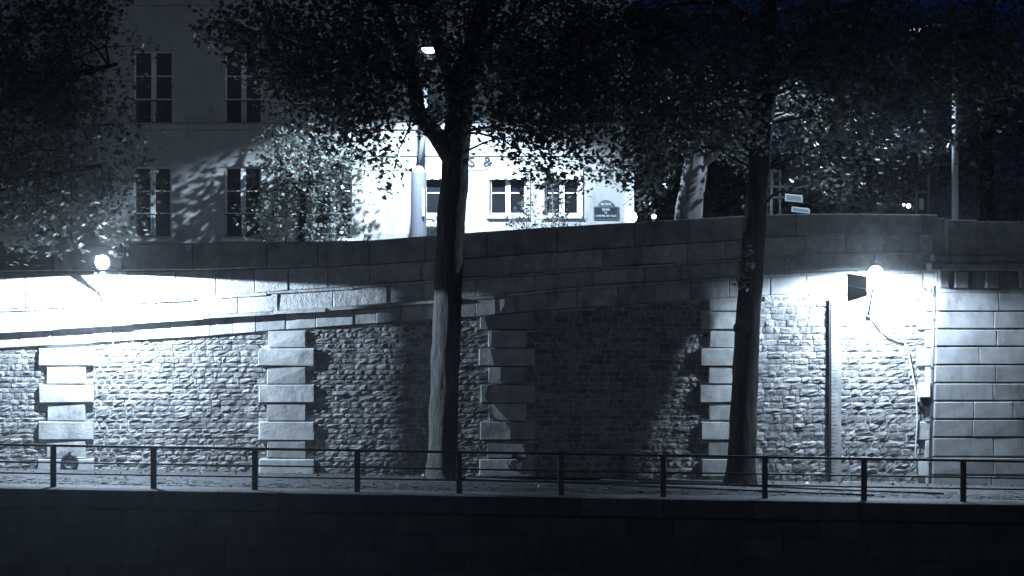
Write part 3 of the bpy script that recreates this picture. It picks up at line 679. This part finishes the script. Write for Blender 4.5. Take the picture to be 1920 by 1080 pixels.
va = [(vx, ly2 - .36), (vx - .46, ly2 + .11), (vx - .475, ly2 + .1), (vx - .015, ly2 - .37)]
m.add([(a_, b_, vz0 + (0 if a_ < vx - .1 else .15)) for a_, b_ in va] + [(a_, b_, vz1 - (0 if a_ < vx - .1 else .08)) for a_, b_ in va], [(3, 2, 1, 0), (4, 5, 6, 7), (0, 1, 5, 4), (1, 2, 6, 5), (2, 3, 7, 6), (3, 0, 4, 7)])
vo = sub(m, 'visor', M['dark_metal'], LB)
m = MB(); m.tube([(c.x - .2, ly2 + .0, c.z + .05), (vx - .02, ly2 - .33, c.z + .03)], .014, 6); sub(m, 'visor_arm', M['dark_metal'], LB)
# things fixed to the right part of the wall
FG = empty('flood_gauge', P(1566, 907, WY)); tag(FG, 'tall pale flood gauge strip with small tick marks on the rubble wall', 'gauge')
gx0, gx1 = PX(1557), PX(1576); gz0, gz1 = zrow(906), zrow(566)
m = MB(); m.box(gx0, gx1, WY - .15, WY + .02, gz0, gz1, .008); sub(m, 'board', M['rust'], FG)
m = MB(); m.box(gx0 - .05, gx0 - .002, WY - .13, WY + .02, gz0, gz1 + .05); sub(m, 'edge_bar', M['iron'], FG)
m = MB(); z = gz0 + .1
k = 0
while z < gz1 - .05:
    m.box(gx0 + .01, gx0 + (.16 if k % 5 == 0 else .1), WY - .1535, WY - .149, z, z + .02); z += .1; k += 1
sub(m, 'tick_marks', M['letters_dark'], FG)
m = MB(); cp = [(1630, 592, .1), (1648, 612, .13), (1664, 626, .13), (1694, 637, .13), (1703, 660, .12), (1711, 700, .12), (1718, 740, .13), (1720, 790, .13), (1716, 850, .13), (1721, 905, .1)]
m.tube([P(x, y, WY - d) for x, y, d in cp], .022, 7); tag(m.build('power_cable', M['cable'], None, True), 'white cable drooping from the right floodlight down the wall', 'cable')
JB = empty('junction_box', P(1731, 745, WY)); tag(JB, 'small white junction box beside the drainpipe', 'box')
m = MB(); m.box(PX(1722), PX(1741), WY - .28, WY - .1, zrow(744), zrow(717), .01); sub(m, 'case', M['paint_white'], JB)
m = MB(); m.box(PX(1723), PX(1740), WY - .2, WY - .1, zrow(762), zrow(744) - .003, .01); sub(m, 'terminal_cover', M['dark_metal'], JB)
DP = empty('drainpipe', P(1749, 905, AY)); tag(DP, 'thin drainpipe in the corner between rubble wall and abutment', 'pipe')
m = MB(); m.tube([P(1752, 556, WY - .18), P(1749, 680, WY - .18), P(1744, 908, WY - .18)], .05, 9); sub(m, 'pipe', M['metal'], DP, True)
m = MB(); hz = P(1752, 545, WY - .2); m.lathe([(.06, -.16), (.11, .05), (.12, .14)], hz, 10); sub(m, 'hopper', M['dark_metal'], DP)
m = MB(); m.tube([P(1728, 540, WY - .13), P(1738, 549, WY - .16), P(1748, 540, WY - .18)], .03, 7); sub(m, 'inlet', M['paint_white'], DP)
for k, yy in enumerate((600, 690, 780, 870)):
    m = MB(); q = P(1752 - (yy - 556) * .023, yy, WY - .18); m.lathe([(.068, -.03), (.068, .03)], q, 10); sub(m, 'clamp', M['dark_metal'], DP)
# mooring rings and plate
for xx, yy, r, t, lab in ((131, 866, .19, .055, 'thick rusty mooring ring on the leftmost pilaster'), (963, 868, .17, .014, 'thin iron mooring ring on the pilaster right of the grey trunk')):
    q = P(xx, yy, WY - .15); MR = empty('mooring_ring', q); tag(MR, lab, 'ring')
    m = MB(); m.torus((0, 0, 0), r, t); m.build('ring', M['dark_metal'], MR, True)
    m = MB(); m.box(-.04, .04, -.06, .03, r - .03, r + .09, .01); m.build('staple', M['dark_metal'], MR)
m = MB(); q = P(353, 465, WY - .105); m.box(-.075, .075, -.012, .004, -.085, .085, .004); tag(m.build('wall_plate', M['paint_grey'], None, False, q), 'small square pale plate on the parapet at left', 'plate')
# small weed in the joint of the pilaster
rs = np.random.RandomState(9); wp = P(893, 772, WY - .12)
WD = empty('wall_weed', wp); tag(WD, 'small pale weed sprouting from the wall right of the grey trunk', 'plant')
pts = np.array([[rs.uniform(-.22, .22), rs.uniform(-.08, .02), rs.uniform(-.02, .3)] for _ in range(26)])
link('foliage', leaves_mesh('foliage', pts, rs.uniform(.05, .1, 26), M['leaf_lit'], 5), WD)
m = MB()
for k in range(5): m.tube([(0, .08, 0), (rs.uniform(-.2, .2), -.04, rs.uniform(.1, .3))], [.01, .005], 5)
m.build('stem', M['bark_pale'], WD)

# ------------------------------------------------------------------ upper street furniture
SLY = 77.0
h = P(805, 92, SLY); BSY = 79.6; bX = (785 - 960) * BSY / F; bz = uz(bX)
SL = empty('street_lamp', (bX, BSY, bz)); tag(SL, 'lit street lamp on a tall pole behind the grey forked tree', 'lamp')
px_ = (797 - 960) * BSY / F; bt = P(0, 318, BSY).z
m = MB(); m.lathe([(.30, 0), (.3, .6), (.275, .68), (.265, 1.9), (.25, bt - bz - .1), (.2, bt - bz), (.12, bt - bz + .12)], (bX, BSY, bz), 18); sub(m, 'base', M['paint_pole'], SL, False)
m = MB(); m.box(bX + .12, bX + .2, BSY - .29, BSY - .22, bz + 2.0, bz + 2.9, .01); sub(m, 'access_hatch', M['paint_white'], SL)
m = MB(); m.tube([(bX, BSY, bt), (px_, BSY, P(0, 230, BSY).z), (px_, BSY, h.z - .1), (px_ + .02, BSY - .5, h.z + .3), (h.x, SLY + .3, h.z + .3), (h.x, SLY, h.z + .2)], [.12, .09, .075, .06, .05, .05], 10); sub(m, 'pole', M['paint_pole'], SL, True)
m = MB(); m.lathe([(.05, .2), (.2, .16), (.3, .06), (.31, .03)], (h.x, SLY, h.z), 16); sub(m, 'hood', M['metal'], SL, True)
m = MB(); m.lathe([(.0, -.14), (.13, -.12), (.22, -.05), (.25, .028)][::-1], (h.x, SLY, h.z), 16); sub(m, 'globe', M['lens2'], SL, True)
spot('street_lamp_beam', (h.x, SLY, h.z - .2), 14000, 146, .2, SL, (0, 0, 0), .07)
# mast on the right
MA = empty('lamp_mast', (( 1791 - 960) * 70 / F, 70, uz(12))); tag(MA, 'tall pale lamp mast rising behind the abutment parapet', 'lamp post')
X = (1791 - 960) * 70 / F
m = MB(); m.tube([(X, 70, uz(12)), (X, 70, P(0, 250, 70).z), (X, 70, P(0, 60, 70).z)], [.105, .095, .07], 12); sub(m, 'pole', M['paint_grey'], MA, True)
m = MB(); m.tube([P(1788, 250, 70), P(1782, 262, 69.9), P(1776, 278, 69.8)], .03, 7); sub(m, 'stub_arm', M['paint_grey'], MA)
lz = P(1715, 55, 70)
m = MB(); m.tube([(X, 70, P(0, 62, 70).z), P(1760, 46, 70), (lz.x, 70, lz.z + .15)], .045, 7); sub(m, 'arm', M['paint_grey'], MA, True)
m = MB(); m.lathe([(.05, .2), (.16, .16), (.24, .06), (.25, .03)], lz, 14); sub(m, 'hood', M['metal'], MA, True)
m = MB(); m.lathe([(.0, -.1), (.1, -.09), (.17, -.04), (.2, .028)][::-1], lz, 14); sub(m, 'globe', M['lens4'], MA, True)
spot('mast_beam', (lz.x, 70, lz.z - .15), 4500, 124, .4, MA, (0, rad(28), 0), .06)
# globe lights behind the parapet
for xx, yy, r, lab in ((1183, 407, .2, 'larger glowing globe lamp just right of the white facade corner'), (1226, 406, .08, 'smaller glowing globe lamp right of the larger one')):
    q = P(xx, yy, 79); GL = empty('globe_lamp', (q.x, 79, uz(q.x))); tag(GL, lab, 'lamp')
    m = MB(); m.lathe([(.14, 0), (.1, .1), (.05, .2), (.04, q.z - uz(q.x) - r * .9)], (q.x, 79, uz(q.x)), 10); sub(m, 'post', M['dark_metal'], GL)
    m = MB(); m.lathe([(r * math.sin(a), -r * math.cos(a)) for a in [i * math.pi / 10 for i in range(11)]], q, 16); sub(m, 'globe', M['lens3'], GL, True)
# street name plate on the facade
SG = empty('street_name_sign', P(1136, 413, BY)); tag(SG, 'dark enamel street name sign with an arched top on the white facade', 'sign')
def SP(x, y): return P(x, y, BY - .05)
a = SP(1115, 410); b = SP(1157, 389)
m = MB(); m.box(a.x, b.x, BY - .05, BY - .03, a.z, b.z); sub(m, 'plate', M['sign_blue'], SG)
m = MB(); e = .035; m.box(a.x - e, b.x + e, BY - .045, BY - .01, a.z - e, b.z + e); sub(m, 'border', M['sign_green'], SG)
cx = (a.x + b.x) / 2; m = MB(); vs = [(cx + .27 * math.cos(t), BY - .045, b.z + e + .002 + .22 * math.sin(t)) for t in [math.pi * i / 12 for i in range(13)]]
m.add(vs + [(v[0], BY - .012, v[2]) for v in vs], [tuple(range(13)), tuple(range(25, 12, -1))] + [(i, i + 1, i + 14, i + 13) for i in range(12)] + [(12, 0, 13, 25)]); sub(m, 'arched_top', M['sign_green'], SG)
for body, size, zz, yy in (('4e Arrt', .11, b.z + .12, BY - .048), ('QUAI', .11, b.z - .07, BY - .053), ('DE', .07, b.z - .18, BY - .053), ("L'HOTEL DE VILLE", .088, b.z - .29, BY - .053)):
    o = link('lettering', text(body, size, (cx, yy, zz), M['paint_white'], 'lettering', .003), SG); o.matrix_parent_inverse = Matrix.Translation(SG.location).inverted()
# two direction signs with two posts
DS = empty('direction_sign', (( 1454 - 960) * 76 / F, 76, uz(8))); tag(DS, 'two stacked pale direction boards on dark posts right of the leaning trunk', 'sign')
for xx in (1447, 1462):
    X = (xx - 960) * 76 / F; m = MB(); m.tube([(X, 76, uz(X)), (X, 76, P(0, 318, 76).z)], .045, 8); sub(m, 'post', M['iron'], DS, True)
for (x0, y0, x1, y1, sk) in ((1472, 377, 1505, 363, 3), (1484, 397, 1518, 387, 4)):
    A = P(x0, y0, 75.9); Bq = P(x1, y1, 75.9); dz = sk * 76 / F
    m = MB(); m.hexa([(A.x, A.z), (Bq.x, A.z - dz), (Bq.x, Bq.z - dz), (A.x, Bq.z)], 75.88, 75.93, .008); bo = sub(m, 'board', M['paint_grey'], DS)
    m = MB(); t = .02
    m.hexa([(A.x + .04, A.z + .04), (Bq.x - .04, A.z + .04 - dz), (Bq.x - .04, Bq.z - .04 - dz), (A.x + .04, Bq.z - .04)], 75.872, 75.879); m.build('panel', M['paint_dim'], bo)
m = MB(); A = P(1440, 352, 76); Bq = P(1515, 348, 76); m.box(A.x, Bq.x, 75.95, 75.99, A.z, Bq.z); sub(m, 'cross_bar', M['iron'], DS)
m = MB(); A = P(1470, 372, 76); Bq = P(1486, 368, 76); m.box(A.x - .5, Bq.x, 75.94, 75.98, A.z, Bq.z); sub(m, 'cross_bar', M['iron'], DS)
# glazed kiosk and small signal lights
KY = 80.0
def KP(x, y): return P(x, y, KY)
KX = KP(1728, 0).x
KS = empty('glass_shelter', (KX, KY, uz(KX))); tag(KS, 'narrow glazed shelter with a lit panel behind the parapet at right', 'shelter')
zt = KP(0, 362).z
for xx in (1719, 1741):
    m = MB(); X = KP(xx, 0).x; m.box(X - .03, X + .03, KY, KY + .06, uz(KX), zt if xx < 1730 else KP(0, 328).z); sub(m, 'post', M['metal'], KS)
m = MB(); m.box(KP(1716, 0).x, KP(1744, 0).x, KY - .05, KY + .5, zt + .002, zt + .06); sub(m, 'roof', M['metal'], KS)
m = MB(); m.box(KP(1724, 0).x, KP(1732, 0).x, KY + .01, KY + .05, KP(0, 393).z, KP(0, 372).z); sub(m, 'panel', M['paint_white'], KS)
m = MB(); m.box(KP(1721, 0).x, KP(1739, 0).x, KY + .06, KY + .08, uz(KX) + .3, zt - .05); sub(m, 'pane', M['pane'], KS)
TS = empty('signal_post', (KP(1701, 0).x, KY, uz(KX))); tag(TS, 'dark signal post with two small lit lamps left of the glazed shelter', 'signal')
m = MB(); X = KP(1701, 0).x; m.tube([(X - .12, KY + .1, uz(KX)), (X - .12, KY + .1, KP(0, 350).z)], .04, 8); sub(m, 'post', M['iron'], TS)
m = MB(); q = KP(1704, 386); m.box(q.x - .2, q.x + .14, KY + .04, KY + .2, q.z - .16, q.z + .16, .02); sub(m, 'head', M['dark_metal'], TS)
for xx, yy, r in ((1704, 386, .075), (1695, 384, .04)):
    q = KP(xx, yy); m = MB(); m.lathe([(.0, -.03), (r * .7, -.02), (r, 0)][::-1], (q.x, KY + .035, q.z), 12, 'y'); sub(m, 'lamp', M['lens3'], TS)
# planters and shrubs in front of the lettered facade
def shrub(name, lab, lobes, Y, seed, x):
    X = (x - 960) * Y / F; S = empty(name, (X, Y, uz(X))); tag(S, lab, 'plant', 'shrubs before the lettered facade')
    pts, cl = crown_points(lobes, 9, seed, .16); rs = np.random.RandomState(seed)
    o = link('foliage', leaves_mesh('foliage', pts, rs.uniform(.07, .15, len(pts)), M['leaf'], seed), S); o.matrix_parent_inverse = Matrix.Translation(S.location).inverted()
    m = MB(); rr = random.Random(seed)
    for k in range(9):
        c_ = Vector(rr.choice(cl)); m.tube([(X + rr.uniform(-.2, .2), Y, uz(X)), Vector((X, Y, uz(X))).lerp(c_, .5) + Vector((rr.uniform(-.1, .1), 0, 0)), c_ + Vector((0, 0, .2))], [.025, .018, .008], 5)
    sub(m, 'stem', M['bark_pale'], S)
    m = MB(); m.box(X - .5, X + .5, Y - .3, Y + .3, uz(X), uz(X) + .55, .02); sub(m, 'planter', M['dark_metal'], S)
shrub('planter_shrub', 'low leafy shrub below the middle ground floor window', [(975, 412, 28, 18, 80, .4), (985, 385, 14, 18, 80, .3), (1005, 425, 26, 12, 80, .3)], 80, 5, 985)
shrub('planter_shrub', 'tall loose shrub beside the rightmost ground floor window', [(1040, 400, 28, 26, 79.6, .4), (1050, 355, 26, 28, 79.6, .4), (1075, 412, 26, 16, 79.6, .3), (1035, 330, 14, 14, 79.6, .3)], 79.6, 6, 1045)
WBX = BX(812); WB = empty('window_box', (BX(830), BY - .35, BZ(418))); tag(WB, 'window box of leafy plants below the window left of the grey trunk', 'planter')
pts, cl = crown_points([(812, 408, 14, 8, BY - .3, .15), (838, 408, 16, 8, BY - .3, .15)], 14, 8, .12); rs = np.random.RandomState(8)
o = link('foliage', leaves_mesh('foliage', pts, rs.uniform(.06, .12, len(pts)), M['leaf_lit'], 8), WB); o.matrix_parent_inverse = Matrix.Translation(WB.location).inverted()
m = MB(); m.box(BX(800), BX(862), BY - .45, BY - .13, BZ(426), BZ(414), .02); sub(m, 'box', M['paint_white'], WB)

# ------------------------------------------------------------------ thin night haze (glow round the lamps)
m = MB(); m.box(-120, 120, -5, 160, -6.2, 32)
hz = m.build('haze', bpy.data.materials.new('haze_air')); tag(hz, kind='stuff')
hm = hz.data.materials[0]; hm.use_nodes = True; hn = hm.node_tree; hn.nodes.remove(hn.nodes['Principled BSDF'])
pv = hn.nodes.new('ShaderNodeVolumePrincipled'); pv.inputs['Color'].default_value = (.85, .92, 1, 1); pv.inputs['Density'].default_value = .001; pv.inputs['Anisotropy'].default_value = .94
hn.links.new(pv.outputs[0], hn.nodes['Material Output'].inputs['Volume'])
# fallen leaves on the quay
rs = np.random.RandomState(12); n = 420; X = rs.uniform(-14.5, 14.5, n); Y = np.where(rs.rand(n) < .6, rs.normal(65.3, .4, n), rs.uniform(60.6, 65.8, n)).clip(60.6, 65.75)
fl = link('fallen_leaves', leaves_mesh('fallen_leaves', np.stack([X, Y, -.0164 * X + .045], -1), rs.uniform(.07, .15, n), M['leaf_lit'], 3))
tag(fl, 'fallen leaves scattered over the quay setts', 'leaves', kind='stuff')
